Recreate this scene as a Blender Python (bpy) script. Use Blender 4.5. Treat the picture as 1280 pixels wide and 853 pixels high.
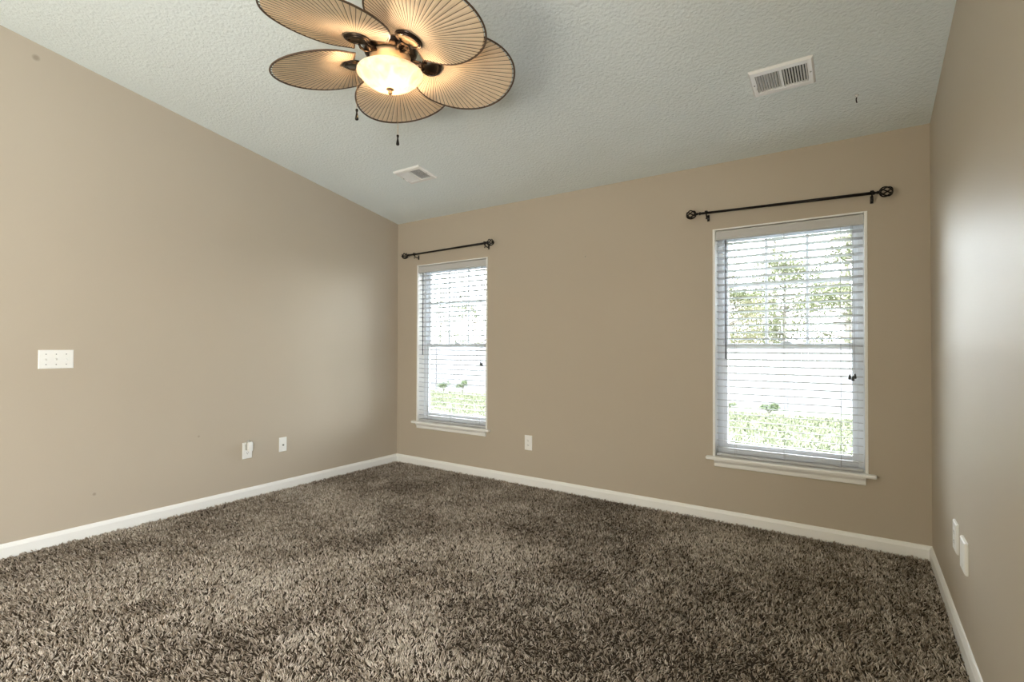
import bpy, bmesh, math, random
import numpy as np
from mathutils import Vector, Matrix
random.seed(7)
for o in list(bpy.data.objects): bpy.data.objects.remove(o)
SC = bpy.context.scene
C = SC.collection
PI = math.pi
R = math.radians

# ------------------------------------------------------------------ camera
W, H, S, YF = 4.253, 2.44, 0.1755, -5.6     # room width, height at window wall, ceiling slope, rear wall
CAM = Vector((3.9147, -3.6469, 1.1842))
yaw, pitch, roll = 0.5986, 0.0107, 0.0029
fw = Vector((-math.sin(yaw)*math.cos(pitch), math.cos(yaw)*math.cos(pitch), math.sin(pitch)))
rt = Vector((math.cos(yaw), math.sin(yaw), 0))
up = rt.cross(fw)
rt2 = rt*math.cos(roll) + up*math.sin(roll)
up2 = -rt*math.sin(roll) + up*math.cos(roll)
cd = bpy.data.cameras.new('camera'); cam = bpy.data.objects.new('camera', cd); C.objects.link(cam)
cam.matrix_world = Matrix(((rt2.x, up2.x, -fw.x, CAM.x), (rt2.y, up2.y, -fw.y, CAM.y), (rt2.z, up2.z, -fw.z, CAM.z), (0, 0, 0, 1)))
cd.sensor_width = 36; cd.lens = 633.5/1280*36; cd.clip_start = .02; cd.clip_end = 300
SC.camera = cam

# ------------------------------------------------------------------ world, sun, daylight, exposure
SKY_STRENGTH = 2.75
wd = bpy.data.worlds.new('world'); SC.world = wd; wd.use_nodes = True
nt = wd.node_tree; bg = nt.nodes['Background']
sky = nt.nodes.new('ShaderNodeTexSky'); sky.sky_type = 'NISHITA'; sky.sun_disc = False
sky.sun_elevation = R(50); sky.sun_rotation = R(140); sky.dust_density = 3; sky.air_density = 1.2; sky.ozone_density = 1
mixn = nt.nodes.new('ShaderNodeMix'); mixn.data_type = 'RGBA'; mixn.inputs[0].default_value = .7
mixn.inputs[7].default_value = (9.8, 10.2, 10.7, 1)      # thin bright haze over the blue
nt.links.new(sky.outputs[0], mixn.inputs[6]); nt.links.new(mixn.outputs[2], bg.inputs[0])
bg.inputs[1].default_value = SKY_STRENGTH

def lamp(name, kind, loc, energy, color, direction=None, size=None, size_y=None):
    d = bpy.data.lights.new(name, kind); d.energy = energy; d.color = color
    o = bpy.data.objects.new(name, d); C.objects.link(o); o.location = loc
    if direction: o.rotation_euler = Vector(direction).to_track_quat('-Z', 'Y').to_euler()
    if size:
        if kind == 'AREA':
            d.shape = 'RECTANGLE'; d.size = size; d.size_y = size_y or size
        elif kind == 'POINT': d.shadow_soft_size = size
    return o
sun = lamp('sun', 'SUN', (6, -6, 9), 3, (1, .96, .88), (-.45, .38, -.8)); sun.data.angle = R(1)
# added warm fill lamp in the unseen doorway behind the camera
lamp('rear_fill_light', 'AREA', (1.9, YF-.22, 1.05), 54, (1, .85, .62), (0, 1, 0), 1.3, 2.0)
# added fill lamp behind the camera, bounced off the ceiling to lift it
lamp('bounce_fill', 'AREA', (2.1, -5.1, 1.0), 34, (.93, 1, .99), (0, 0, 1), 2.0, .8)
# sky portals just outside the windows (they only guide the sampling of the sky)
for x in (.718, 3.529):
    po = lamp('window_portal', 'AREA', (x, .19, 1.22), 1, (1, 1, 1), (0, -1, 0), .90, 1.58); po.data.cycles.is_portal = True
po = lamp('window_portal', 'AREA', (W+.19, -4.72, 1.3), 1, (1, 1, 1), (-1, 0, 0), 1.2, 1.6); po.data.cycles.is_portal = True

vs = SC.view_settings
vs.view_transform = 'Standard'; vs.look = 'None'; vs.gamma = 1; vs.exposure = .17; vs.use_curve_mapping = False

# ------------------------------------------------------------------ materials
def mat(name, col, rough=.6, metal=0., spec=.5, var=0., vscale=6., bump=0., bscale=80., bdist=.002, bdetail=3, emis=None, estr=0, coat=0):
    m = bpy.data.materials.new(name); m.use_nodes = True
    t = m.node_tree; b = t.nodes['Principled BSDF']
    b.inputs['Base Color'].default_value = (*col, 1); b.inputs['Roughness'].default_value = rough
    b.inputs['Metallic'].default_value = metal; b.inputs['Specular IOR Level'].default_value = spec
    if coat: b.inputs['Coat Weight'].default_value = coat
    co = t.nodes.new('ShaderNodeTexCoord')
    if var:
        n = t.nodes.new('ShaderNodeTexNoise'); n.inputs['Scale'].default_value = vscale; n.inputs['Detail'].default_value = 4
        t.links.new(co.outputs['Object'], n.inputs['Vector'])
        r = t.nodes.new('ShaderNodeValToRGB')
        r.color_ramp.elements[0].position = .3; r.color_ramp.elements[1].position = .7
        r.color_ramp.elements[0].color = (*[c*(1-var) for c in col], 1); r.color_ramp.elements[1].color = (*[min(1, c*(1+var)) for c in col], 1)
        t.links.new(n.outputs['Fac'], r.inputs[0]); t.links.new(r.outputs[0], b.inputs['Base Color'])
    if bump:
        n = t.nodes.new('ShaderNodeTexNoise'); n.inputs['Scale'].default_value = bscale; n.inputs['Detail'].default_value = bdetail
        t.links.new(co.outputs['Object'], n.inputs['Vector'])
        bp = t.nodes.new('ShaderNodeBump'); bp.inputs['Strength'].default_value = bump; bp.inputs['Distance'].default_value = bdist
        t.links.new(n.outputs['Fac'], bp.inputs['Height']); t.links.new(bp.outputs[0], b.inputs['Normal'])
    if emis:
        b.inputs['Emission Color'].default_value = (*emis, 1); b.inputs['Emission Strength'].default_value = estr
    return m

M_wall = mat('tan_wall_paint', (.495, .433, .345), .48, spec=.21, var=.015, vscale=1.2, bump=.12, bscale=110, bdist=.0015)
M_ceil = mat('textured_ceiling_paint', (.82, .89, .89), .8, spec=.3, var=.015, vscale=2, bump=1, bscale=62, bdist=.007, bdetail=4)
M_trim = mat('white_trim_paint', (.88, .885, .86), .35, var=.01, vscale=3, bump=.03, bscale=60)
M_vinyl = mat('white_vinyl', (.74, .78, .82), .4, var=.01, bump=.02)
M_plate = mat('white_plastic_plate', (.88, .885, .86), .3, var=.01, vscale=40)
M_dark = mat('dark_slot', (.02, .02, .02), .7, var=.05)
M_iron = mat('black_iron', (.012, .010, .009), .38, metal=.6, var=.2, vscale=60, bump=.1, bscale=200)
M_bronze = mat('dark_bronze_metal', (.045, .030, .020), .26, metal=.85, var=.2, vscale=30, bump=.05, bscale=150)
M_polish = mat('polished_bronze_metal', (.085, .065, .045), .28, metal=1, var=.03)
M_brass = mat('aged_copper_metal', (.50, .34, .20), .33, metal=.75, var=.1, vscale=30)
M_rib = mat('dark_cane', (.085, .05, .027), .5, var=.2, vscale=60, bump=.2, bscale=300)
M_slat = mat('white_blind_slat', (.52, .53, .55), .4, var=.01, vscale=20)
M_val = mat('blind_valance', (.55, .55, .54), .45, var=.01, vscale=20)
M_cord = mat('grey_cord', (.30, .31, .31), .7, var=.1, vscale=300)
M_wand = mat('smoky_plastic_wand', (.05, .055, .06), .2, var=.05)
M_vent = mat('white_vent_metal', (.93, .94, .93), .25, var=.01)
M_backing = mat('dark_vent_backing', (.03, .034, .032), .8, var=.2)
M_screw = mat('dull_screw_metal', (.25, .25, .24), .4, metal=.7, var=.1)
M_clear = mat('cloudy_plastic', (.42, .42, .38), .25, var=.05, vscale=80)
M_floorb = mat('carpet_backing', (.05, .038, .027), .95, spec=.1, var=.3, vscale=120, bump=.5, bscale=200)
M_concrete = mat('house_siding', (.6, .58, .52), .7, var=.05, bump=.2, bscale=30)
M_shingle = mat('roof_shingle', (.12, .11, .10), .9, var=.2, bump=.3, bscale=30)
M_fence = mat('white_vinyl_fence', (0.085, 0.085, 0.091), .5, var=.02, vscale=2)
M_bark = mat('tree_bark', (.11, .10, .085), .9, var=.3, vscale=12, bump=.6, bscale=40, bdist=.01)
M_bulb = mat('bulb_glass', (1, .95, .85), .4, var=.01, emis=(1, .78, .5), estr=12)

def wall_spot(m, spots):     # small scuffs on the paint
    t = m.node_tree; b = t.nodes['Principled BSDF']; src = b.inputs['Base Color'].links[0].from_socket
    g = t.nodes.new('ShaderNodeNewGeometry')
    for (p, r, colr) in spots:
        d = t.nodes.new('ShaderNodeVectorMath'); d.operation = 'DISTANCE'; d.inputs[1].default_value = p
        t.links.new(g.outputs['Position'], d.inputs[0])
        mr = t.nodes.new('ShaderNodeMapRange'); mr.inputs['From Min'].default_value = r*.4; mr.inputs['From Max'].default_value = r
        mr.inputs['To Min'].default_value = .55; mr.inputs['To Max'].default_value = 0
        t.links.new(d.outputs['Value'], mr.inputs['Value'])
        mx = t.nodes.new('ShaderNodeMix'); mx.data_type = 'RGBA'; mx.inputs[7].default_value = (*colr, 1)
        t.links.new(mr.outputs[0], mx.inputs[0]); t.links.new(src, mx.inputs[6]); src = mx.outputs[2]
    t.links.new(src, b.inputs['Base Color'])
wall_spot(M_wall, [((0, -2.795, 2.845), .022, (.2, .16, .11)), ((0, -2.5, .26), .012, (.25, .2, .16)), ((0, -1.9, .53), .01, (.3, .25, .2))])

# blade fabric: woven natural leaf, light passes through a little
M_leaf = mat('woven_palm_leaf', (.80, .63, .43), .6, spec=.3, var=.06, vscale=14, bump=.08, bscale=260, bdist=.001)
# glass bowl: frosted, lit from inside
M_bowl = bpy.data.materials.new('frosted_amber_glass'); M_bowl.use_nodes = True
t = M_bowl.node_tree; t.nodes.clear()
out = t.nodes.new('ShaderNodeOutputMaterial'); tr = t.nodes.new('ShaderNodeBsdfTranslucent'); df = t.nodes.new('ShaderNodeBsdfPrincipled')
em = t.nodes.new('ShaderNodeEmission'); m1 = t.nodes.new('ShaderNodeMixShader'); a1 = t.nodes.new('ShaderNodeAddShader')
nz = t.nodes.new('ShaderNodeTexNoise'); nz.inputs['Scale'].default_value = 16; nz.inputs['Detail'].default_value = 3; nz.inputs['Distortion'].default_value = 1.2
rp = t.nodes.new('ShaderNodeValToRGB'); rp.color_ramp.elements[0].color = (.60, .52, .40, 1); rp.color_ramp.elements[1].color = (.84, .78, .66, 1)
rp.color_ramp.elements[0].position = .35; rp.color_ramp.elements[1].position = .65
tc = t.nodes.new('ShaderNodeTexCoord')
t.links.new(tc.outputs['Object'], nz.inputs['Vector']); t.links.new(nz.outputs['Fac'], rp.inputs[0])
t.links.new(rp.outputs[0], tr.inputs['Color']); t.links.new(rp.outputs[0], df.inputs['Base Color']); df.inputs['Roughness'].default_value = .2
t.links.new(rp.outputs[0], em.inputs['Color']); em.inputs['Strength'].default_value = .22
m1.inputs[0].default_value = .35
t.links.new(tr.outputs[0], m1.inputs[1]); t.links.new(df.outputs[0], m1.inputs[2])
t.links.new(m1.outputs[0], a1.inputs[0]); t.links.new(em.outputs[0], a1.inputs[1]); t.links.new(a1.outputs[0], out.inputs['Surface'])
# window glass: clear pane with a faint reflection
M_glass = bpy.data.materials.new('clear_window_glass'); M_glass.use_nodes = True
t = M_glass.node_tree; t.nodes.clear()
out = t.nodes.new('ShaderNodeOutputMaterial'); tp = t.nodes.new('ShaderNodeBsdfTransparent'); gl = t.nodes.new('ShaderNodeBsdfGlossy')
fr = t.nodes.new('ShaderNodeFresnel'); fr.inputs['IOR'].default_value = 1.35; mx = t.nodes.new('ShaderNodeMixShader')
gl.inputs['Roughness'].default_value = .02; tp.inputs['Color'].default_value = (.97, .985, .98, 1)
t.links.new(fr.outputs[0], mx.inputs[0]); t.links.new(tp.outputs[0], mx.inputs[1]); t.links.new(gl.outputs[0], mx.inputs[2]); t.links.new(mx.outputs[0], out.inputs['Surface'])
# attribute driven materials (each yarn, blade of grass or leaf has its own tint)
def tint_mat(name, cols, rough=.9, spec=.1, sheen=0, trans=0):
    m = bpy.data.materials.new(name); m.use_nodes = True
    t = m.node_tree; b = t.nodes['Principled BSDF']
    at = t.nodes.new('ShaderNodeAttribute'); at.attribute_name = 'tint'
    r = t.nodes.new('ShaderNodeValToRGB')
    r.color_ramp.elements[0].color = (*cols[0], 1); r.color_ramp.elements[1].color = (*cols[-1], 1)
    for i, c in enumerate(cols[1:-1]):
        e = r.color_ramp.elements.new((i+1)/(len(cols)-1)); e.color = (*c, 1)
    t.links.new(at.outputs['Fac'], r.inputs[0]); t.links.new(r.outputs[0], b.inputs['Base Color'])
    b.inputs['Roughness'].default_value = rough; b.inputs['Specular IOR Level'].default_value = spec
    if sheen: b.inputs['Sheen Weight'].default_value = sheen
    if trans:
        o = t.nodes['Material Output']; tl = t.nodes.new('ShaderNodeBsdfTranslucent'); ms = t.nodes.new('ShaderNodeMixShader'); ms.inputs[0].default_value = trans
        t.links.new(r.outputs[0], tl.inputs['Color']); t.links.new(b.outputs[0], ms.inputs[1]); t.links.new(tl.outputs[0], ms.inputs[2]); t.links.new(ms.outputs[0], o.inputs['Surface'])
    return m
M_yarn = tint_mat('brown_carpet_yarn', [(.075, .055, .038), (.25, .20, .15), (.45, .385, .31), (.84, .76, .66)], .85, .15)
M_grass = tint_mat('lawn_grass', [(.062, .070, .041), (.076, .085, .051), (.090, .097, .062)], .8)
M_foliage = tint_mat('tree_foliage', [(0.033, 0.039, 0.018), (0.065, 0.074, 0.038), (0.108, 0.112, 0.065)], .7, trans=.35)
M_shrub = tint_mat('shrub_foliage', [(.04, .055, .03), (.08, .10, .05)], .7, trans=.2)
M_soil = mat('lawn_soil', (.070, .079, .047), .95, var=.12, vscale=1.5, bump=.3, bscale=40)

# ------------------------------------------------------------------ helpers
def obj(name, bm, m, parent=None, loc=None, smooth=False):
    me = bpy.data.meshes.new(name)
    bm.normal_update(); bm.to_mesh(me); bm.free()
    for x in (m if isinstance(m, (list, tuple)) else [m]): me.materials.append(x)
    if smooth:
        me.polygons.foreach_set('use_smooth', [True]*len(me.polygons))
        try: me.set_sharp_from_angle(angle=R(40))
        except Exception: pass
    o = bpy.data.objects.new(name, me); C.objects.link(o)
    if parent: o.parent = parent
    if loc is not None: o.location = loc
    return o
def tag(o, label, cat, group=None, kind=None):
    o['label'] = label; o['category'] = cat
    if group: o['group'] = group
    if kind: o['kind'] = kind
    return o
def thing(name, label, cat, loc=(0, 0, 0), group=None):
    o = bpy.data.objects.new(name, None); C.objects.link(o); o.location = loc; o.empty_display_size = .05
    return tag(o, label, cat, group)
def struct(name, bm, m, parent=None, smooth=False):
    o = obj(name, bm, m, parent, smooth=smooth)
    if parent is None: o['kind'] = 'structure'
    return o
def box(bm, x0, x1, y0, y1, z0, z1, bev=0, mi=0, M=None):
    tmp = bmesh.new(); bmesh.ops.create_cube(tmp, size=1)
    for v in tmp.verts: v.co = Vector(((x0+x1)/2+v.co.x*(x1-x0), (y0+y1)/2+v.co.y*(y1-y0), (z0+z1)/2+v.co.z*(z1-z0)))
    if bev: bmesh.ops.bevel(tmp, geom=tmp.edges[:], offset=bev, segments=2, affect='EDGES', profile=.6)
    merge(bm, tmp, M, mi)
def merge(bm, tmp, M=None, mi=0):
    vm = {}
    for v in tmp.verts: vm[v] = bm.verts.new(M @ v.co if M else v.co)
    for f in tmp.faces:
        try:
            g = bm.faces.new([vm[v] for v in f.verts]); g.material_index = mi; g.smooth = f.smooth
        except ValueError: pass
    tmp.free()
def tube(bm, pts, r, n=8, closed=False, cap=True, mi=0):
    pts = [Vector(p) for p in pts]; rs = r if isinstance(r, (list, tuple)) else [r]*len(pts)
    N = len(pts); rings = []; prev = None
    for i, p in enumerate(pts):
        if closed: d = pts[(i+1) % N]-pts[i-1]
        else: d = pts[min(i+1, N-1)]-pts[max(i-1, 0)]
        d.normalize()
        if prev is None:
            a = Vector((0, 0, 1)) if abs(d.z) < .9 else Vector((1, 0, 0))
            u = d.cross(a).normalized()
        else:
            u = prev-d*prev.dot(d); u.normalize()
        prev = u; v = d.cross(u)
        rings.append([bm.verts.new(p+(u*math.cos(2*PI*k/n)+v*math.sin(2*PI*k/n))*rs[i]) for k in range(n)])
    for i in range(N if closed else N-1):
        a, b = rings[i], rings[(i+1) % N]
        for k in range(n):
            f = bm.faces.new((a[k], a[(k+1) % n], b[(k+1) % n], b[k])); f.material_index = mi; f.smooth = True
    if cap and not closed:
        bm.faces.new(rings[0][::-1]).material_index = mi; bm.faces.new(rings[-1]).material_index = mi
def lathe(bm, prof, n=32, M=None, mi=0, cap0=True, cap1=True):
    rings = []
    for (r, z) in prof:
        rings.append([bm.verts.new((M @ Vector((r*math.cos(2*PI*k/n), r*math.sin(2*PI*k/n), z))) if M else Vector((r*math.cos(2*PI*k/n), r*math.sin(2*PI*k/n), z))) for k in range(n)])
    for a, b in zip(rings, rings[1:]):
        for k in range(n):
            f = bm.faces.new((a[k], a[(k+1) % n], b[(k+1) % n], b[k])); f.material_index = mi; f.smooth = True
    if cap0: bm.faces.new(rings[0][::-1]).material_index = mi
    if cap1: bm.faces.new(rings[-1]).material_index = mi
def prism(bm, poly, a, b, fn, mi=0):      # extrude 2D polygon between a and b, fn maps (u,v,t) to a point
    A = [bm.verts.new(fn(u, v, a)) for u, v in poly]; B = [bm.verts.new(fn(u, v, b)) for u, v in poly]
    bm.faces.new(A[::-1]).material_index = mi; bm.faces.new(B).material_index = mi
    n = len(poly)
    for i in range(n): bm.faces.new((A[i], A[(i+1) % n], B[(i+1) % n], B[i])).material_index = mi
def fixn(bm): bmesh.ops.recalc_face_normals(bm, faces=bm.faces[:]); return bm
def copy_tree(o, parent=None):
    c = o.copy(); C.objects.link(c)
    if parent: c.parent = parent
    for ch in [x for x in bpy.data.objects if x.parent == o]: copy_tree(ch, c)
    return c
def np_mesh(name, V, F, tint, m, parent=None):     # F: list of (array of faces) with 3 or 4 columns
    me = bpy.data.meshes.new(name)
    me.vertices.add(len(V)); me.vertices.foreach_set('co', V.astype(np.float32).ravel())
    tot = sum(f.size for f in F); nf = sum(len(f) for f in F)
    me.loops.add(tot); me.polygons.add(nf)
    me.loops.foreach_set('vertex_index', np.concatenate([f.ravel() for f in F]).astype(np.int32))
    sizes = np.concatenate([np.full(len(f), f.shape[1]) for f in F]); st = np.concatenate([[0], np.cumsum(sizes)[:-1]])
    me.polygons.foreach_set('loop_start', st.astype(np.int32))
    me.polygons.foreach_set('use_smooth', np.ones(nf, bool))
    me.update(calc_edges=True)
    at = me.attributes.new('tint', 'FLOAT', 'POINT'); at.data.foreach_set('value', tint.astype(np.float32))
    me.materials.append(m)
    o = bpy.data.objects.new(name, me); C.objects.link(o)
    if parent: o.parent = parent
    return o

# ------------------------------------------------------------------ room shell
TH = .16
SILL = .420          # underside level of the sill boards
WIN = [dict(x0=.277, x1=1.160), dict(x0=3.0937, x1=3.9645)]
ZT, ZB = 1.9914, .4444
def hc(y): return H - S*y
# floor
bm = bmesh.new(); box(bm, -TH, W+TH, YF-TH, TH, -.12, 0); struct('floor', bm, M_floorb)
# ceiling: follows the slope, thick slab
bm = bmesh.new()
prism(bm, [(.0, hc(0)), (YF-TH, hc(YF-TH)), (YF-TH, hc(YF-TH)+.15), (0, hc(0)+.15)], -TH, W+TH, lambda u, v, t: Vector((t, u, v)))
struct('ceiling', fixn(bm), M_ceil)
# far wall with two openings
bm = bmesh.new()
xs = [0, WIN[0]['x0'], WIN[0]['x1'], WIN[1]['x0'], WIN[1]['x1'], W]
for i in range(5):
    if i in (1, 3):
        box(bm, xs[i], xs[i+1], 0, TH, 0, SILL); box(bm, xs[i], xs[i+1], 0, TH, ZT, H+.15)
    else: box(bm, xs[i], xs[i+1], 0, TH, 0, H+.15)
bmesh.ops.remove_doubles(bm, verts=bm.verts[:], dist=1e-5)
struct('wall_back', bm, M_wall)
bm = bmesh.new()
prism(bm, [(TH, 0), (TH, hc(0)+.15), (0, hc(0)), (YF, hc(YF)), (YF, 0)], -TH, 0, lambda u, v, t: Vector((t, u, v)))
struct('wall_left', fixn(bm), M_wall)
bm = bmesh.new(); RY0, RY1, RZ0, RZ1 = -5.32, -4.12, .5, 2.1
for poly in ([(TH, 0), (TH, hc(0)+.15), (0, hc(0)), (RY1, hc(RY1)), (RY1, 0)], [(RY0, 0), (RY0, hc(RY0)), (YF, hc(YF)), (YF, 0)],
             [(RY1, 0), (RY1, RZ0), (RY0, RZ0), (RY0, 0)], [(RY1, RZ1), (RY1, hc(RY1)), (RY0, hc(RY0)), (RY0, RZ1)]):
    prism(bm, poly, W, W+TH, lambda u, v, t: Vector((t, u, v)))
struct('wall_right', fixn(bm), M_wall)
bm = bmesh.new()                # frame of the added, unseen opening that brings in fill light
for a, b, c, d in ((RY0, RY1, RZ0, RZ0+.05), (RY0, RY1, RZ1-.05, RZ1), (RY0, RY0+.05, RZ0+.05, RZ1-.05), (RY1-.05, RY1, RZ0+.05, RZ1-.05), (RY0+.05, RY1-.05, 1.28, 1.32)):
    box(bm, W+.06, W+.12, a, b, c, d, .003)
struct('window_3', bm, M_vinyl)        # added for its light, left without a pane so more sky enters
bm = bmesh.new()
OX0, OX1, OZ = 1.2, 2.6, 2.1
box(bm, 0, OX0, YF-TH, YF, 0, hc(YF)); box(bm, OX1, W, YF-TH, YF, 0, hc(YF)); box(bm, OX0, OX1, YF-TH, YF, OZ, hc(YF))
struct('wall_front', bm, M_wall)
bm = bmesh.new()                # added box behind the doorway, shuts the sky out around the fill lamp
HY0, HY1 = YF-TH-1.6, YF-TH
box(bm, .3, .4, HY0, HY1, 0, 2.5); box(bm, 3.4, 3.5, HY0, HY1, 0, 2.5); box(bm, .3, 3.5, HY0-.1, HY0, 0, 2.5); box(bm, .3, 3.5, HY0, HY1, 2.4, 2.5); box(bm, .3, 3.5, HY0, HY1, -.1, 0)
struct('fill_lamp_box', bm, M_wall)
bm = bmesh.new()
for a, b, c, d in ((OX0-.06, OX0+.01, 0, OZ+.06), (OX1-.01, OX1+.06, 0, OZ+.06), (OX0-.06, OX1+.06, OZ-.01, OZ+.06)):
    box(bm, a, b, YF, YF+.018, c, d, .003)
struct('trim_1', bm, M_trim)
# baseboards
prof = [(0, 0), (.014, 0), (.014, .060), (.011, .067), (.009, .073), (.005, .080), (0, .082)]
def base(name, fn, a, b):
    bm = bmesh.new(); prism(bm, prof, a, b, fn); struct(name, fixn(bm), M_trim)
base('baseboard_back', lambda u, v, t: Vector((t, -u, v)), 0, W)
base('baseboard_left', lambda u, v, t: Vector((u, t, v)), YF, -.014)
base('baseboard_right', lambda u, v, t: Vector((W-u, t, v)), YF, -.014)

# ------------------------------------------------------------------ windows (setting) and their blinds
def window(i, x0, x1):
    bm = bmesh.new()                    # jamb liner, front edge just proud of the wall
    j = .016
    box(bm, x0, x0+j, -.004, TH-.02, SILL+.02, ZT, .002); box(bm, x1-j, x1, -.004, TH-.02, SILL+.02, ZT, .002)
    box(bm, x0+j, x1-j, -.004, TH-.02, ZT-.010, ZT, .002)
    w = struct('window_%d' % i, bm, M_trim)
    bm = bmesh.new()                    # stool board with rounded nose
    box(bm, x0-.04, x1+.04, -.042, 0, SILL, SILL+.022, .008); box(bm, x0, x1, -.004, TH-.02, SILL, SILL+.0215)
    obj('window_sill', bm, M_trim, w)
    bm = bmesh.new()
    prism(bm, [(0, SILL-.047), (-.010, SILL-.047), (-.013, SILL-.042), (-.014, SILL-.022), (-.022, SILL-.010), (-.028, SILL-.006), (-.028, SILL-.0002), (0, SILL-.0002)],
          x0+.012, x1-.012, lambda u, v, t: Vector((t, u, v)))
    obj('window_apron', fixn(bm), M_trim, w)
    a, b = x0+j, x1-j; z0, z1 = SILL+.022, ZT-.010; zm = 1.188
    bm = bmesh.new(); f = .034          # outer vinyl frame
    box(bm, a, a+f, .085, .14, z0, z1, .003); box(bm, b-f, b, .085, .14, z0, z1, .003)
    box(bm, a+f, b-f, .085, .14, z1-.03, z1, .003); box(bm, a+f, b-f, .085, .14, z0, z0+.035, .003)
    obj('window_frame', bm, M_vinyl, w)
    def sash(name, y0, y1, za, zb, bot):
        bm = bmesh.new(); s = .028
        box(bm, a+f, a+f+s, y0, y1, za, zb, .003); box(bm, b-f-s, b-f, y0, y1, za, zb, .003)
        box(bm, a+f+s, b-f-s, y0, y1, zb-.036, zb, .003); box(bm, a+f+s, b-f-s, y0, y1, za, za+bot, .003)
        so = obj(name, bm, M_vinyl, w)
        bm = bmesh.new(); box(bm, a+f+s-.004, b-f-s+.004, (y0+y1)/2-.002, (y0+y1)/2+.002, za+bot-.004, zb-.032)
        obj('glass_pane', bm, M_glass, so)
        return so, a+f+s, b-f-s
    up_, ga, gb = sash('upper_sash', .113, .135, zm-.012, z1-.03, .034)
    sash('lower_sash', .088, .111, z0+.035, zm+.022, .045)
    bm = bmesh.new()
    for k in (1, 2):
        xx = ga+(gb-ga)*k/3; box(bm, xx-.009, xx+.009, .119, .129, zm+.02, z1-.06, .002)
    box(bm, ga, gb, .120, .128, 1.596, 1.614, .002)
    obj('muntin_grid', bm, M_vinyl, up_)
    bm = bmesh.new()
    box(bm, (a+b)/2-.03, (a+b)/2+.03, .092, .110, zm+.022, zm+.034, .003); box(bm, (a+b)/2-.008, (a+b)/2+.024, .080, .094, zm+.026, zm+.037, .003)
    obj('sash_lock', bm, M_vinyl, w)
window(1, WIN[0]['x0'], WIN[0]['x1']); window(2, WIN[1]['x0'], WIN[1]['x1'])

def blind(x0, x1, label, lens):
    a, b = x0+.020, x1-.020; top = ZT-.012
    t = thing('window_blind', label, 'blind', ((a+b)/2, .035, top), 'faux wood blinds in the two windows')
    cx = (a+b)/2; hw = (b-a)/2
    bm = bmesh.new(); box(bm, -hw, hw, -.018, .03, -.052, -.002, .002); obj('headrail', bm, M_slat, t)
    bm = bmesh.new()
    prism(bm, [(-.019, -.002), (-.028, -.002), (-.031, -.008), (-.029, -.016), (-.029, -.052), (-.032, -.058), (-.030, -.064), (-.022, -.066), (-.019, -.064)], -hw-.002, hw+.002, lambda u, v, q: Vector((q, u, v)))
    obj('valance', fixn(bm), M_val, t)
    bm = bmesh.new(); pit = .0462; z = -.092; zs = []
    while top+z > SILL+.022+.05:
        zs.append(z)
        dz = random.uniform(-.0008, .0008); tl = .0016+random.uniform(-.0006, .0006)
        # slightly crowned slat, 50 mm deep
        cs = [(-.025, .0016+tl), (-.012, .0026), (0, .0014), (.012, -.0008), (.025, -.0036)]
        poly = [(u, v+dz) for u, v in cs]+[(u, v+dz-.0036) for u, v in cs[::-1]]
        prism(bm, poly, -hw+.003, hw-.003, lambda u, v, q: Vector((q, u, v+z)))
        z -= pit
    obj('slats', fixn(bm), M_slat, t)
    zb = SILL+.024-top
    bm = bmesh.new(); box(bm, -hw+.003, hw-.003, -.025, .025, zb, zb+.018, .004); obj('bottom_rail', bm, M_slat, t)
    for k, xx in enumerate((-hw+.12, -.005, hw-.115)):
        bm = bmesh.new()
        for yy in (-.0265, .0265):
            tube(bm, [(xx, yy, -.06), (xx, yy, zb+.012)], .0009, 5)
        for q in zs: tube(bm, [(xx, -.0265, q-.0015), (xx, .0265, q-.0015)], .0006, 4)
        obj('ladder_cord', bm, M_cord, t)
    bm = bmesh.new()
    wx = -hw+lens[0]
    tube(bm, [(wx, -.034, -.066), (wx, -.034, -.074)], .0018, 6)
    tube(bm, [(wx, -.034, -.072), (wx+.001, -.0345, -.3), (wx, -.034, -lens[1])], .0042, 6)
    obj('tilt_wand', bm, M_wand, t)
    cxx = hw-lens[2]
    for k, (dx, ln) in enumerate(((-.012, lens[3]), (.004, lens[3]+.008), (.014, lens[3]-.006))[:2 + (lens[4] > 2)]):
        bm = bmesh.new(); tube(bm, [(cxx+dx*.3, -.034, -.062), (cxx+dx*.7, -.034, -.4), (cxx+dx, -.034, -ln)], .0011, 5)
        lc = obj('lift_cord', bm, M_cord, t)
        bm = bmesh.new(); lathe(bm, [(.0025, 0), (.0055, -.006), (.008, -.022), (.0085, -.028), (.006, -.031)], 10, Matrix.Translation((cxx+dx, -.034, -ln+.003)))
        obj('cord_tassel', bm, M_wand, lc)
    return t
blind(WIN[0]['x0'], WIN[0]['x1'], 'white slatted blind lowered in the narrower-looking window by the left corner', (.060, .88, .045, .94, 2))
blind(WIN[1]['x0'], WIN[1]['x1'], 'white slatted blind lowered in the large window nearest the right wall', (.064, .875, .058, .96, 3))

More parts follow.
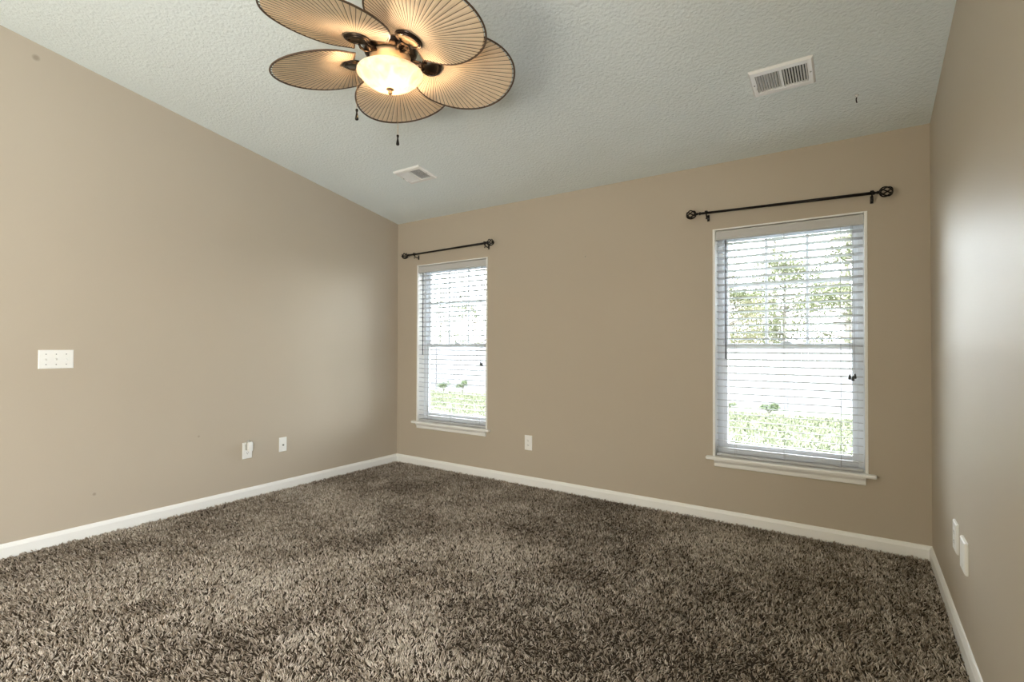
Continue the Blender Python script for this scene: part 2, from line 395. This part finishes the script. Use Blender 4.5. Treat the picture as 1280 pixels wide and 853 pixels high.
# ------------------------------------------------------------------ curtain rods
def rod(xa, xb, za, zb, ba, bb, label):
    y = -.062; t = thing('curtain_rod', label, 'curtain rod', ((xa+xb)/2, y, (za+zb)/2), 'black iron curtain rods above the windows')
    o = Vector(((xa+xb)/2, y, (za+zb)/2)); A = Vector((xa, y, za))-o; B = Vector((xb, y, zb))-o; d = (B-A).normalized()
    bm = bmesh.new(); tube(bm, [A+d*.06, A+d*.5], .0080, 12); tube(bm, [A+d*.48, B-d*.06], .0092, 12)
    obj('pole', bm, M_iron, t)
    for P, s in ((A, 1), (B, -1)):
        ax = d*s          # towards the pole
        Mx = Matrix.Translation(P) @ (-ax).to_track_quat('Z', 'Y').to_matrix().to_4x4()
        bm = bmesh.new()
        for k in range(6):      # twisted bird-cage
            pts = []
            for i in range(17):
                u = i/16; th = u*PI; r = .026*math.sin(th)**.8+.002; a = 2*PI*k/6+u*2.3
                pts.append(Mx @ Vector((r*math.cos(a), r*math.sin(a), -.030*math.cos(th)-.001)))
            tube(bm, pts, .0042, 6)
        lathe(bm, [(.001, .026), (.005, .027), (.005, .031), (.001, .034)], 10, Mx)
        lathe(bm, [(.006, -.066), (.0105, -.062), (.0105, -.056), (.006, -.052), (.006, -.046), (.009, -.042), (.0085, -.036), (.005, -.032), (.004, -.026)], 14, Mx)
        obj('finial', bm, M_iron, t)
    for x in (ba, bb):
        P = A+(B-A)*((x-xa)/(xb-xa)); bm = bmesh.new()
        box(bm, P.x-.008, P.x+.008, .0570, .0622, P.z-.046, P.z-.002, .002)
        tube(bm, [(P.x, .060, P.z-.028), (P.x, .035, P.z-.03), (P.x, .010, P.z-.024), (P.x, -.004, P.z-.012)], .0045, 8)
        tube(bm, [(P.x, -.012*math.cos(a), P.z-.012*math.sin(a)) for a in [R(q) for q in range(-20, 201, 20)]], .0035, 8)
        box(bm, P.x-.009, P.x+.009, -.0125, .0125, P.z+.006, P.z+.0135, .002)
        obj('rod_bracket', bm, M_iron, t)
        bm = bmesh.new(); lathe(bm, [(.003, 0), (.003, .01), (.005, .012), (.005, .016)], 8, Matrix.Translation((P.x, 0, P.z-.026)) @ Matrix.Rotation(PI, 4, 'X'))
        obj('set_screw', bm, M_iron, t)
    return t
rod(0.164, 1.235, 2.090, 2.105, 0.299, 1.173, 'black curtain rod with round cage ends above the left corner window')
rod(2.966, 4.053, 2.099, 2.075, 3.067, 3.986, 'black curtain rod with round cage ends above the window near the right wall')

# ------------------------------------------------------------------ ceiling vents
def vent(cx, cy, label):
    # local frame: x along the room, y down the slope, z into the room (down)
    n = Vector((0, -S, -1)).normalized(); yv = Vector((0, 1, -S)).normalized()
    Mx = Matrix(((1, 0, n.x, cx), (0, yv.y, n.y, cy), (0, yv.z, n.z, hc(cy)), (0, 0, 0, 1)))
    t = thing('ceiling_vent', label, 'vent', (0, 0, 0), 'white ceiling air registers'); t.matrix_world = Mx
    # frame: four tapered sides (outer lip thin, inner edge raised)
    X, Y, x, y = .1435, .1065, .116, .072
    bm = bmesh.new()
    lo, li, z0, z1 = .003, .013, 0, .0
    O0 = [(-X, -Y, 0), (X, -Y, 0), (X, Y, 0), (-X, Y, 0)]
    O1 = [(-X, -Y, .005), (X, -Y, .005), (X, Y, .005), (-X, Y, .005)]
    K = .008
    O2 = [(-X+K, -Y+K, .013), (X-K, -Y+K, .013), (X-K, Y-K, .013), (-X+K, Y-K, .013)]
    I1 = [(-x, -y, .013), (x, -y, .013), (x, y, .013), (-x, y, .013)]
    I0 = [(-x, -y, .001), (x, -y, .001), (x, y, .001), (-x, y, .001)]
    L = [[bm.verts.new(p) for p in q] for q in (O0, O1, O2, I1, I0)]
    for a, b in zip(L, L[1:]):
        for k in range(4): bm.faces.new((a[k], a[(k+1) % 4], b[(k+1) % 4], b[k]))
    box(bm, -.006, .006, -y, y, .004, .0135)
    obj('vent_frame', fixn(bm), M_vent, t)
    bm = bmesh.new(); box(bm, -x, x, -y, y, .0002, .0012); obj('vent_backing', bm, M_backing, t)  # dark sheet on the ceiling, stands in for shade inside the duct
    for s in (-1, 1):
        for k in range(9):
            xc = s*(.006+(.110/9)*(k+.5)); bm = bmesh.new()
            box(bm, -.0011, .0011, -y+.001, y-.001, -.0052, .0052, M=Matrix.Translation((xc, 0, .0068)) @ Matrix.Rotation(s*R(38), 4, 'Y'))
            obj('louver', bm, M_vent, t)
    for s in (-1, 1):
        bm = bmesh.new(); lathe(bm, [(.0042, 0), (.0042, .0015), (.003, .0026)], 12, Matrix.Translation((s*.1275, 0, .0128))); obj('screw', bm, M_screw, t)
    bm = bmesh.new(); box(bm, -.1225, -.1185, .008, .034, .0128, .0175, .001); box(bm, -.1235, -.1175, .026, .034, .0128, .022, .001)
    obj('damper_lever', bm, M_vent, t)
    return t
vent(3.599, -.739, 'white air vent on the sloped ceiling above the right window')
vent(.975, -.728, 'small-looking white air vent on the ceiling near the left corner')

# tiny ceiling hook
t = thing('ceiling_hook', 'small dark screw hook in the ceiling beside the right wall', 'hook', (3.915, -.428, hc(-.428)))
bm = bmesh.new(); lathe(bm, [(.010, 0), (.009, -.003), (.003, -.005), (.0025, -.012)], 12); obj('hook_base', bm, M_trim, t)
bm = bmesh.new(); tube(bm, [(0, 0, -.004), (0, 0, -.016)]+[(.002*math.sin(R(a)), .010*math.sin(R(a)), -.027+.011*math.cos(R(a))) for a in range(0, -250, -25)], .0026, 6)
obj('hook', bm, M_iron, t)
bm = bmesh.new(); lathe(bm, [(.001, .004), (.003, .003), (.0045, 0), (.003, -.003), (.001, -.0035)], 10, Matrix.Translation((2.132, -.004, 1.899)) @ Matrix.Rotation(PI/2, 4, 'X'))
tag(obj('wall_nail', bm, M_screw), 'tiny nail head in the bare far wall between the windows', 'nail')

# ------------------------------------------------------------------ electrical plates
def plate_frame(side, a, z):
    if side == 'L': return Matrix(((0, 0, 1, 0), (1, 0, 0, a), (0, 1, 0, z), (0, 0, 0, 1)))
    if side == 'R': return Matrix(((0, 0, -1, W), (-1, 0, 0, a), (0, 1, 0, z), (0, 0, 0, 1)))
    return Matrix(((1, 0, 0, a), (0, 0, -1, 0), (0, 1, 0, z), (0, 0, 0, 1)))
def plate(name, side, a, z, w, h, label, cat, kind='duplex', th=.006):
    t = thing(name, label, cat); t.matrix_world = plate_frame(side, a, z)
    bm = bmesh.new()
    A = [(-w/2, -h/2), (w/2, -h/2), (w/2, h/2), (-w/2, h/2)]; k = .005
    L = [[bm.verts.new((x*(1-2*i/w if w else 1), y*(1-2*i/h), zz)) for x, y in A] for i, zz in ((0, 0), (0, th*.5), (k*.5, th*.85), (k, th))]
    for p, q in zip(L, L[1:]):
        for n in range(4): bm.faces.new((p[n], p[(n+1) % 4], q[(n+1) % 4], q[n]))
    bm.faces.new(L[-1]); obj('cover_plate', fixn(bm), M_plate, t)
    def screw(x, y):
        bm = bmesh.new(); lathe(bm, [(.0035, 0), (.0035, .0006), (.002, .0012)], 10, Matrix.Translation((x, y, th))); obj('screw', bm, M_plate, t)
    if kind == 'duplex':
        for y in (.0195, -.0195):
            bm = bmesh.new(); prof = [(.0168*math.cos(q), max(-.0125, min(.0125, .0168*math.sin(q)))) for q in [2*PI*i/28 for i in range(28)]]
            prism(bm, prof, th-.001, th+.0015, lambda u, v, q: Vector((u, v+y, q)))
            rc = obj('receptacle', fixn(bm), M_plate, t)
            bm = bmesh.new()
            box(bm, -.0075, -.0052, y-.002, y+.006, th+.0010, th+.0018); box(bm, .0052, .0070, y-.001, y+.006, th+.0010, th+.0018)
            lathe(bm, [(.0024, 0), (.0024, .0008)], 10, Matrix.Translation((0, y-.0068, th+.0010)))
            obj('slots', bm, M_dark, rc)
        screw(0, 0)
    if kind == 'coax':
        bm = bmesh.new(); lathe(bm, [(.008, 0), (.008, .002), (.0055, .0022), (.0055, .009), (.0035, .009), (.0035, .006)], 6, Matrix.Translation((0, -.004, th))); obj('jack', bm, M_screw, t)
        bm = bmesh.new(); lathe(bm, [(.0033, 0), (.0033, .0004)], 10, Matrix.Translation((0, -.004, th+.0088))); obj('socket', bm, M_dark, t)
        screw(0, .042); screw(0, -.042)
    if kind == 'blank': screw(0, .042); screw(0, -.042)
    return t
P1 = plate('light_switch_plate', 'L', -2.690, 1.1005, .160, .110, 'wide white three-switch plate on the left wall', 'light switch', 'none')
for k in (-1, 0, 1):
    bm = bmesh.new(); x = k*.046
    box(bm, x-.005, x+.005, -.012, .012, .0055, .0068, .0004)
    sl = obj('switch_collar', bm, M_plate, P1)
    bm = bmesh.new(); s = -1 if k else 1
    prism(bm, [(-.0055, .0062), (.0055, .0062), (.009*s+.002, .0165), (.009*s-.003, .0170)], x-.0035, x+.0035, lambda u, v, q: Vector((q, u, v)))
    obj('toggle', fixn(bm), M_plate, P1)
    for yy in (-.030, .030):
        bm = bmesh.new(); lathe(bm, [(.003, 0), (.003, .0006), (.002, .0010)], 10, Matrix.Translation((x, yy, .006))); obj('screw', bm, M_screw, P1)
plate('wall_outlet', 'L', -1.549, .372, .075, .125, 'white wall outlet on the left wall with a plug-in device in its top socket', 'outlet')
plate('cable_jack_plate', 'L', -1.254, .372, .066, .116, 'white cable jack plate on the left wall, right of the outlet with the plug-in', 'wall plate', 'coax')
plate('wall_outlet', 'B', 1.600, .366, .073, .126, 'white outlet on the far wall between the two windows, low down', 'outlet', 'duplex')
plate('wall_outlet', 'R', -.856, .398, .098, .122, 'white outlet plate on the right wall, nearer the corner of the pair', 'outlet', 'duplex', .009)
plate('wall_plate', 'R', -1.062, .390, .108, .122, 'blank white plate on the right wall, farther from the corner of the pair', 'wall plate', 'blank', .011)
# plug-in device
t = thing('plug_in_air_freshener', 'white plug-in air freshener in the top socket of the left wall outlet', 'air freshener'); t.matrix_world = plate_frame('L', -1.549, .372)
bm = bmesh.new(); box(bm, -.020, .020, .004, .052, .0078, .030, .006); obj('plug_body', bm, M_clear, t, smooth=True)
bm = bmesh.new(); box(bm, -.019, .019, -.004, .070, .030, .058, .0125); obj('front_cap', bm, M_plate, t, smooth=True)
bm = bmesh.new(); lathe(bm, [(.012, 0), (.0155, .004), (.0155, .016), (.010, .021), (.007, .028)], 16, Matrix.Translation((0, .052, .020)) @ Matrix.Rotation(-PI/2, 4, 'X')); obj('scent_bottle', bm, M_clear, t, smooth=True)

# ------------------------------------------------------------------ ceiling fan
HX, HY, ZBL = 2.1002, -2.0105, 2.54
fan = thing('ceiling_fan', 'ceiling fan with five palm leaf blades and a lit glass bowl', 'ceiling fan', (HX, HY, hc(HY)))
oz = -hc(HY)                     # local z of world zero
def Z(z): return z+oz
bm = bmesh.new()
cm = Matrix.Rotation(math.atan(S), 4, 'X')
lathe(bm, [(.070, .004), (.070, -.012), (.062, -.035), (.040, -.055), (.022, -.062)], 32, Matrix.Rotation(-math.atan(S), 4, 'X')); obj('canopy', bm, M_bronze, fan)
bm = bmesh.new(); tube(bm, [(0, 0, -.05), (0, 0, Z(2.66))], .013, 16); obj('downrod', bm, M_bronze, fan)
bm = bmesh.new(); lathe(bm, [(.020, Z(2.675)), (.055, Z(2.668)), (.105, Z(2.650)), (.128, Z(2.625)), (.130, Z(2.590)), (.120, Z(2.575)), (.124, Z(2.570)), (.118, Z(2.558)), (.085, Z(2.548))], 40); obj('motor_housing', bm, M_bronze, fan)
bm = bmesh.new(); lathe(bm, [(.090, Z(2.555)), (.095, Z(2.545)), (.092, Z(2.530)), (.070, Z(2.520)), (.066, Z(2.505)), (.074, Z(2.498)), (.074, Z(2.480)), (.078, Z(2.474)), (.078, Z(2.466)), (.074, Z(2.462)), (.03, Z(2.460))], 40); obj('switch_housing', bm, M_brass, fan)
# bowl
bo = [(.1480, 2.4700), (.1530, 2.4690), (.1535, 2.4655), (.1490, 2.4620), (.1440, 2.4560), (.1330, 2.4430), (.1150, 2.4270), (.0900, 2.4110), (.0620, 2.4000), (.0340, 2.3940), (.010, 2.3920)]
bi = [(r-.004 if r > .02 else r, z+.004) for r, z in bo[3:]][::-1]
bm = bmesh.new(); lathe(bm, [(r, Z(z)) for r, z in bo+bi+[(.1440, 2.4690)]], 56, cap0=False, cap1=False)
obj('glass_bowl', fixn(bm), M_bowl, fan)
bm = bmesh.new(); lathe(bm, [(.003, Z(2.412)), (.018, Z(2.399)), (.019, Z(2.393)), (.013, Z(2.390)), (.008, Z(2.386)), (.008, Z(2.382)), (.0105, Z(2.379)), (.009, Z(2.373)), (.004, Z(2.368)), (.001, Z(2.367))], 20); obj('finial', bm, M_brass, fan)
bm = bmesh.new(); lathe(bm, [(.0030, Z(2.462)), (.0030, Z(2.400))], 8); obj('threaded_rod', bm, M_brass, fan)
for k in range(2):
    bm = bmesh.new(); s = (-1)**k; lathe(bm, [(.008, 0), (.010, .01), (.016, .028), (.0165, .038), (.011, .049), (.002, .053)], 14, Matrix.Translation((s*.03, 0, Z(2.452))) @ Matrix.Rotation(s*R(75)+PI*0, 4, 'Y'), cap0=True)
    obj('light_bulb', bm, M_bulb, fan)
# blades
PH = [125.86-72*k for k in range(5)]; TH_, DE, R0 = R(12.08), R(3.83), .2017
CO = [0.27000651, 0.07868407, 0.07944927, -0.03834784, 0.02310851, -0.01054247]
def rho(f): return sum(c*math.cos(i*f) for i, c in enumerate(CO))
FM = R(126)
def blade_mesh():
    NP = 58; n = NP*4; bm = bmesh.new(); tops = []; bots = []
    fr_ = [0, .13, .32, .55, .78, .97]
    def cup(x, y): return .035*y*y*0
    for i in range(n+1):
        f = -FM+2*FM*i/n; q = (i % 4)/4; zz = (abs(q-.5)*2-.5)
        rr = rho(f); a = []; b = []
        for s in fr_:
            r = .034+(rr-.034)*s; x, y = r*math.cos(f), r*math.sin(f)
            h = zz*.0016*min(1, s*2)
            a.append(bm.verts.new((x, y, h+.0012))); b.append(bm.verts.new((x, y, h-.0012)))
        tops.append(a); bots.append(b)
    for i in range(n):
        for j in range(len(fr_)-1):
            bm.faces.new((tops[i][j], tops[i][j+1], tops[i+1][j+1], tops[i+1][j])); bm.faces.new((bots[i][j], bots[i+1][j], bots[i+1][j+1], bots[i][j+1]))
    for i in range(n):
        bm.faces.new((tops[i][-1], bots[i][-1], bots[i+1][-1], tops[i+1][-1])); bm.faces.new((tops[i][0], tops[i+1][0], bots[i+1][0], bots[i][0]))
    for e in (0, n):
        for j in range(len(fr_)-1):
            q = (tops[e][j], bots[e][j], bots[e][j+1], tops[e][j+1]); bm.faces.new(q)
    return fixn(bm), NP
bmB, NP = blade_mesh()
blade0 = obj('blade', bmB, M_leaf, fan)
bm = bmesh.new()               # thin dark canes between the folds, under and over the leaf
for i in range(NP+1):
    f = -FM+2*FM*i/NP; rr = rho(f)-.004
    for zz in (-.0006, .0024):
        a = (.045, rr)
        tube(bm, [(a[0]*math.cos(f), a[0]*math.sin(f), zz), (a[1]*math.cos(f), a[1]*math.sin(f), zz)], .0013 if rr > .2 else .0008, 4)
ribs0 = obj('ribs', bm, M_rib, blade0)
bm = bmesh.new()               # bound edge
pts = [(rho(f)*math.cos(f), rho(f)*math.sin(f), 0) for f in [-FM+2*FM*i/90 for i in range(91)]]
c1 = (.036*math.cos(FM), .036*math.sin(FM), 0); c0 = (c1[0], -c1[1], 0)
tube(bm, [c0]+[tuple(Vector(c0).lerp(Vector(pts[0]), .5))]+pts+[tuple(Vector(c1).lerp(Vector(pts[-1]), .5))]+[c1], .0042, 6)
rim0 = obj('edge_binding', bm, M_rib, blade0)
bm = bmesh.new()               # oval ring bracket with its arm
ring = lambda a, rx, ry, z: (rx*math.cos(a)-.008, ry*math.sin(a), z)
for (rx, ry, z, rr) in ((.044, .058, -.003, .0065), (.036, .050, -.009, .0040)):
    tube(bm, [ring(2*PI*i/36, rx, ry, z) for i in range(36)], rr, 8, closed=True)
for s in (-1, 1):
    tube(bm, [(-.036, s*.020, -.012), (-.052, s*.026, -.020), (-.070, s*.020, -.026), (-.090, s*.010, -.020), (-.125, s*.012, -.002)], [.005, .006, .0055, .006, .007], 8)
box(bm, -.125, -.060, -.012, .012, -.006, .001, .002)
for s in ((.018, 0), (-.01, .028), (-.01, -.028)):
    lathe(bm, [(.006, -.006), (.006, -.001), (.004, .006)], 10, Matrix.Translation((s[0]+.012, s[1]*1.5, -.003)))
br0 = obj('blade_bracket', bm, M_bronze, blade0, smooth=True)
bm = bmesh.new()               # polished dish inside the ring
n_ = 28; prev_ = None; c_ = bm.verts.new((-.008, 0, -.001))
for (q, zz) in ((.35, -.0015), (.7, -.004), (1.0, -.009)):
    cur = [bm.verts.new((.036*q*math.cos(2*PI*i/n_)-.008, .050*q*math.sin(2*PI*i/n_), zz)) for i in range(n_)]
    for i in range(n_):
        f = bm.faces.new((c_, cur[i], cur[(i+1) % n_])) if prev_ is None else bm.faces.new((prev_[i], cur[i], cur[(i+1) % n_], prev_[(i+1) % n_]))
        f.smooth = True
    prev_ = cur
obj('bracket_dish', bm, M_polish, br0)
for k, ph in enumerate(PH):
    a = R(ph)
    er = Vector((math.cos(a)*math.cos(DE), math.sin(a)*math.cos(DE), -math.sin(DE)))
    tt = Vector((-math.sin(a)*math.cos(TH_), math.cos(a)*math.cos(TH_), -math.sin(TH_)))
    nn = er.cross(tt).normalized(); tt = nn.cross(er)
    Mb = Matrix(((er.x, tt.x, nn.x, R0*math.cos(a)), (er.y, tt.y, nn.y, R0*math.sin(a)), (er.z, tt.z, nn.z, Z(ZBL)), (0, 0, 0, 1)))
    b = blade0 if k == 0 else copy_tree(blade0, fan)
    b.matrix_local = Mb
# pull chains
def chain(px, py, ztop, zend):
    bm = bmesh.new(); n = int((ztop-zend)/.0045)
    for i in range(n):
        z = ztop-i*.0045
        lathe(bm, [(.0004, .0016), (.0015, .0008), (.0015, -.0008), (.0004, -.0030)], 5, Matrix.Translation((px, py, Z(z))), cap0=False, cap1=False)
    c = obj('pull_chain', bm, M_brass, fan)
    bm = bmesh.new(); lathe(bm, [(.001, .002), (.005, 0), (.0065, -.005), (.005, -.011), (.0035, -.015), (.0045, -.024), (.0075, -.040), (.0085, -.048), (.006, -.052), (.001, -.053)], 14, Matrix.Translation((px, py, Z(zend))))
    obj('pull_knob', bm, M_iron, c)
cr = Vector((math.cos(yaw), math.sin(yaw)))
for (px, py, zt, ze, hr) in ((-.157*.826, -.157*.5635, 2.478, 2.300, 0), (-.160*.5635, .160*.826, 2.478, 2.245, 0)):
    bm = bmesh.new()
    tube(bm, [(px*.45, py*.45, Z(2.488)), (px*.9, py*.9, Z(2.486)), (px, py, Z(2.478))], .0028, 6); obj('chain_arm', bm, M_brass, fan)
    chain(px, py, zt, ze)
lp = lamp('bowl_lamp', 'POINT', (HX, HY, 2.445), 27, (1, .72, .46), size=.03)

# ------------------------------------------------------------------ outdoors
GZ = -.5
bm = bmesh.new(); box(bm, -60, 60, .5, 70, GZ-.2, GZ); struct('lawn_ground', bm, M_soil)
bm = bmesh.new(); box(bm, -TH-.4, W+TH+.4, YF-TH-.2, TH+.0, GZ-.1, -.12); struct('foundation', bm, M_concrete)
bm = bmesh.new()
prism(bm, [(.55, hc(0)+.05), (YF-2.6, hc(YF)+.60), (YF-2.6, hc(YF)+.75), (.55, hc(0)+.20)], -.9, W+.9, lambda u, v, t: Vector((t, u, v+.2)))
struct('roof', fixn(bm), M_shingle)
rng = np.random.default_rng(3)
# short lawn grass: clumps of blades over the yard that shows through the windows
N = 60000; gx = rng.uniform(-16, 7, N); gy = 1.2+9.1*rng.random(N)**.8
h = rng.uniform(.04, .09, N); a = rng.uniform(0, 2*PI, N); w = rng.uniform(.006, .014, N)*(1+gy*.15)
lx, ly = rng.normal(0, .03, N), rng.normal(0, .03, N)
b0 = np.stack([gx-np.cos(a)*w, gy-np.sin(a)*w, np.full(N, GZ)], 1); b1 = np.stack([gx+np.cos(a)*w, gy+np.sin(a)*w, np.full(N, GZ)], 1)
tp_ = np.stack([gx+lx, gy+ly, GZ+h], 1)
V = np.stack([b0, b1, tp_], 1).reshape(-1, 3); F = np.arange(N*3).reshape(-1, 3)
o = np_mesh('lawn_grass', V, [F], np.repeat(rng.random(N), 3), M_grass)
tag(o, 'sunlit short green lawn between the house and the white fence', 'grass', kind='stuff')
# privacy fence
FY = 11.0; FT = 1.27
t = thing('privacy_fence', 'long white solid panel fence across the yard outside the windows', 'fence', (-2, FY, GZ))
px0 = -17.0; n = 0
while px0 < 7:
    bm = bmesh.new()
    box(bm, px0+.064, px0+2.376, FY-.022-FY, .022, .10, .24, .004, M=Matrix.Translation((2, 0, 0)))
    box(bm, px0+.064, px0+2.376, -.022, .022, FT-GZ-.14, FT-GZ, .004, M=Matrix.Translation((2, 0, 0)))
    for k in range(15):
        x = px0+.064+k*(2.312/15); box(bm, x+.003, x+2.312/15-.003, -.011, .011, .22, FT-GZ-.12, .003, M=Matrix.Translation((2, 0, 0)))
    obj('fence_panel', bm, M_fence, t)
    bm = bmesh.new(); box(bm, px0-.064, px0+.064, -.064, .064, 0, FT-GZ+.05, .006, M=Matrix.Translation((2, 0, 0)))
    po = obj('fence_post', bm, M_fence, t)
    bm = bmesh.new(); zc = FT-GZ+.05; tmp = bmesh.new(); bmesh.ops.create_cone(tmp, cap_ends=True, segments=4, radius1=.105, radius2=.01, depth=.07)
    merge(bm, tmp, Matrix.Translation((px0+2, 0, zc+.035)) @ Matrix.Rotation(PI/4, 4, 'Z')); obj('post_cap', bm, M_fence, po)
    px0 += 2.44
# foliage
def leaves(name, centers, rad, nper, size, m, parent, flat=.8, seed=1):
    g = np.random.default_rng(seed); c = np.repeat(np.array(centers), nper, 0); rr = np.repeat(np.array(rad), nper)
    n = len(c); d = g.normal(size=(n, 3)); d /= np.linalg.norm(d, axis=1)[:, None]; d[:, 2] *= flat
    p = c+d*(rr*g.random(n)**.45)[:, None]
    u = g.normal(size=(n, 3)); u /= np.linalg.norm(u, axis=1)[:, None]; v = np.cross(u, g.normal(size=(n, 3))); v /= np.linalg.norm(v, axis=1)[:, None]
    s = (size*g.uniform(.6, 1.4, n))[:, None]
    V = np.stack([p-u*s, p-v*s*.5, p+u*s, p+v*s*.5], 1).reshape(-1, 3); F = np.arange(n*4).reshape(-1, 4)
    return np_mesh(name, V, [F], np.repeat(g.random(n), 4), m, parent)
def tree(x, y, hgt, spread, ncl, kind, label, seed):
    g = random.Random(seed); t = thing('tree', label, 'tree', (x, y, GZ), 'trees beyond the white fence')
    bm = bmesh.new(); lean = g.uniform(-.04, .04)*hgt
    pts = [(lean*k/6+g.uniform(-.05, .05), g.uniform(-.05, .05), hgt*.97*k/6) for k in range(7)]
    tube(bm, pts, [.13*(1-.13*k)*hgt/9 for k in range(7)], 8)
    cs = []; rs = []
    for i in range(ncl):
        u = g.random(); z0 = hgt*(.16+.68*u if kind == 'broad' else .2+.75*u); a = g.uniform(0, 2*PI)
        if kind == 'broad': L = spread*(math.sin(PI*min(1, .12+.85*u))**.6)*g.uniform(.45, 1)
        else: L = spread*(1.05-u)*g.uniform(.5, 1)
        e = (lean*z0/hgt+L*math.cos(a), L*math.sin(a), z0+L*(.35 if kind == 'broad' else .05))
        tube(bm, [(lean*z0/hgt, 0, z0), (e[0]*.55, e[1]*.55, z0+(e[2]-z0)*.4), e], [.035, .022, .008], 5)
        cs.append(e); rs.append(spread*(.30 if kind == 'broad' else .20)*g.uniform(.7, 1.2))
    obj('trunk', bm, M_bark, t)
    leaves('crown', cs, rs, 190 if kind == 'broad' else 150, .048 if kind == 'broad' else .042, M_foliage, t, .7, seed)
TREES = [(-16.4, 18.5, 6.0, 1.9, 20, 'broad', 'leafy tree beyond the fence, seen through the left part of the left window'),
         (-11.9, 16.2, 4.3, 1.7, 18, 'broad', 'low leafy tree beyond the fence, seen at the right side of the left window'),
         (.2, 14.4, 4.0, 1.6, 36, 'broad', 'low leafy tree close behind the fence at the left of the right window'),
         (3.75, 14.9, 6.0, 1.6, 34, 'broad', 'leafy tree close behind the fence at the far right of the right window'),
         (1.5, 18.6, 5.9, 2.1, 60, 'broad', 'bushy tree beyond the fence in the middle of the right window'),
         (-1.9, 23.5, 6.2, 2.4, 54, 'broad', 'distant low tree beyond the fence in the left half of the right window'),
         (3.5, 23.5, 10.5, 2.5, 90, 'conifer', 'tall distant tree reaching the top right of the right window'),
         (-.2, 30.0, 9.6, 2.6, 80, 'conifer', 'tall slender tree farthest back, behind the centre of the right window')]
for i, a in enumerate(TREES): tree(*a, seed=20+i)
def shrub(x, y, h, label, seed):
    g = random.Random(seed); t = thing('shrub', label, 'shrub', (x, y, GZ), 'small shrubs at the foot of the fence')
    bm = bmesh.new(); cs = []
    for k in range(7):
        e = (g.uniform(-.25, .25), g.uniform(-.08, .08), h*g.uniform(.4, .9)); tube(bm, [(0, 0, 0), (e[0]*.5, e[1]*.5, e[2]*.6), e], [.012, .008, .004], 5); cs.append(e)
    obj('stems', bm, M_bark, t); leaves('foliage', cs, [.11]*7, 60, .030, M_shrub, t, .8, seed)
shrub(.95, 10.65, .20, 'small shrub at the fence foot, left in the right window', 5)
shrub(2.05, 10.66, .24, 'small shrub at the fence foot near the middle of the right window', 6)
shrub(-9.9, 10.62, .34, 'low shrub at the fence foot seen through the left part of the left window', 7)
shrub(-8.9, 10.62, .42, 'low shrub at the fence foot seen through the middle of the left window', 8)
shrub(-8.0, 10.62, .50, 'low shrub at the fence foot seen through the right part of the left window', 9)

# ------------------------------------------------------------------ carpet pile
def vnoise(x, y, sc, seed):      # smooth value noise
    g = np.random.default_rng(seed); T = g.random((128, 128)); X = x*sc+37.3; Y = y*sc+61.7
    xi = np.floor(X).astype(int); yi = np.floor(Y).astype(int); fx = X-xi; fy = Y-yi
    fx = fx*fx*(3-2*fx); fy = fy*fy*(3-2*fy); q = lambda i, j: T[i % 128, j % 128]
    return (q(xi, yi)*(1-fx)+q(xi+1, yi)*fx)*(1-fy)+(q(xi, yi+1)*(1-fx)+q(xi+1, yi+1)*fx)*fy
Y0 = -3.75; DENS = 16500
N = int(W*-Y0*DENS); g = np.random.default_rng(11)
x = g.uniform(.016, W-.016, N); y = g.uniform(Y0, -.016, N)
vx = x-CAM.x; vy = y-CAM.y                 # only where the floor can be seen, with a generous margin
dep = vx*fw.x+vy*fw.y; lat = vx*rt.x+vy*rt.y
keep = (dep > 1.25) & (np.abs(lat) < dep*1.01+.55)
x, y = x[keep], y[keep]; N = len(x)
lay = vnoise(x, y, 2.1, 1)*.42+vnoise(x, y, 5.2, 2)*.36+vnoise(x, y, 13, 3)*.22      # brushed patches
lay = np.clip((lay-.5)*3.2, -1, 1)
ang = vnoise(x, y, 34, 4)*2*PI*1.3+vnoise(x, y, 75, 5)*3+g.normal(0, .5, N)
Lk = .007+.006*vnoise(x, y, 50, 6)
dx = np.cos(ang)*Lk+lay*.012*(-.56); dy = np.sin(ang)*Lk+lay*.012*.83
hh = g.uniform(.007, .019, N)*(1-.22*np.maximum(lay, 0))*(.75+.5*vnoise(x, y, 60, 7))
wr = g.uniform(.0015, .0023, N)
rot = g.uniform(0, 2*PI, N)
rings = []
for (s, hz, k) in ((0, 0, 1.0), (.45, .62, 1.15)):
    for j in range(3):
        a = rot+2*PI*j/3
        rings.append(np.stack([x+dx*s+np.cos(a)*wr*k, y+dy*s+np.sin(a)*wr*k, hh*hz], 1))
rings.append(np.stack([x+dx, y+dy, hh], 1))
V = np.stack(rings, 1)
V[:, :, 0] = np.clip(V[:, :, 0], .0145, W-.0145); V[:, :, 1] = np.minimum(V[:, :, 1], -.0145)
V = V.reshape(-1, 3)
bi_ = (np.arange(N)*7)[:, None]
Q = np.concatenate([bi_+np.array([[j, (j+1) % 3, 3+(j+1) % 3, 3+j]]) for j in range(3)]); T3 = np.concatenate([bi_+np.array([[3+j, 3+(j+1) % 3, 6]]) for j in range(3)])
tint = np.clip(g.beta(1.3, 1.3, N)*.75+.25*vnoise(x, y, 45, 8)+.18*lay+.12, 0, 1)  # lay term paints light and shade of brushed pile into the yarns
cp = np_mesh('carpet_pile', V, [Q, T3], np.repeat(tint, 7), M_yarn)
tag(cp, 'brown flecked shaggy wall-to-wall carpet covering the floor', 'carpet', kind='stuff')
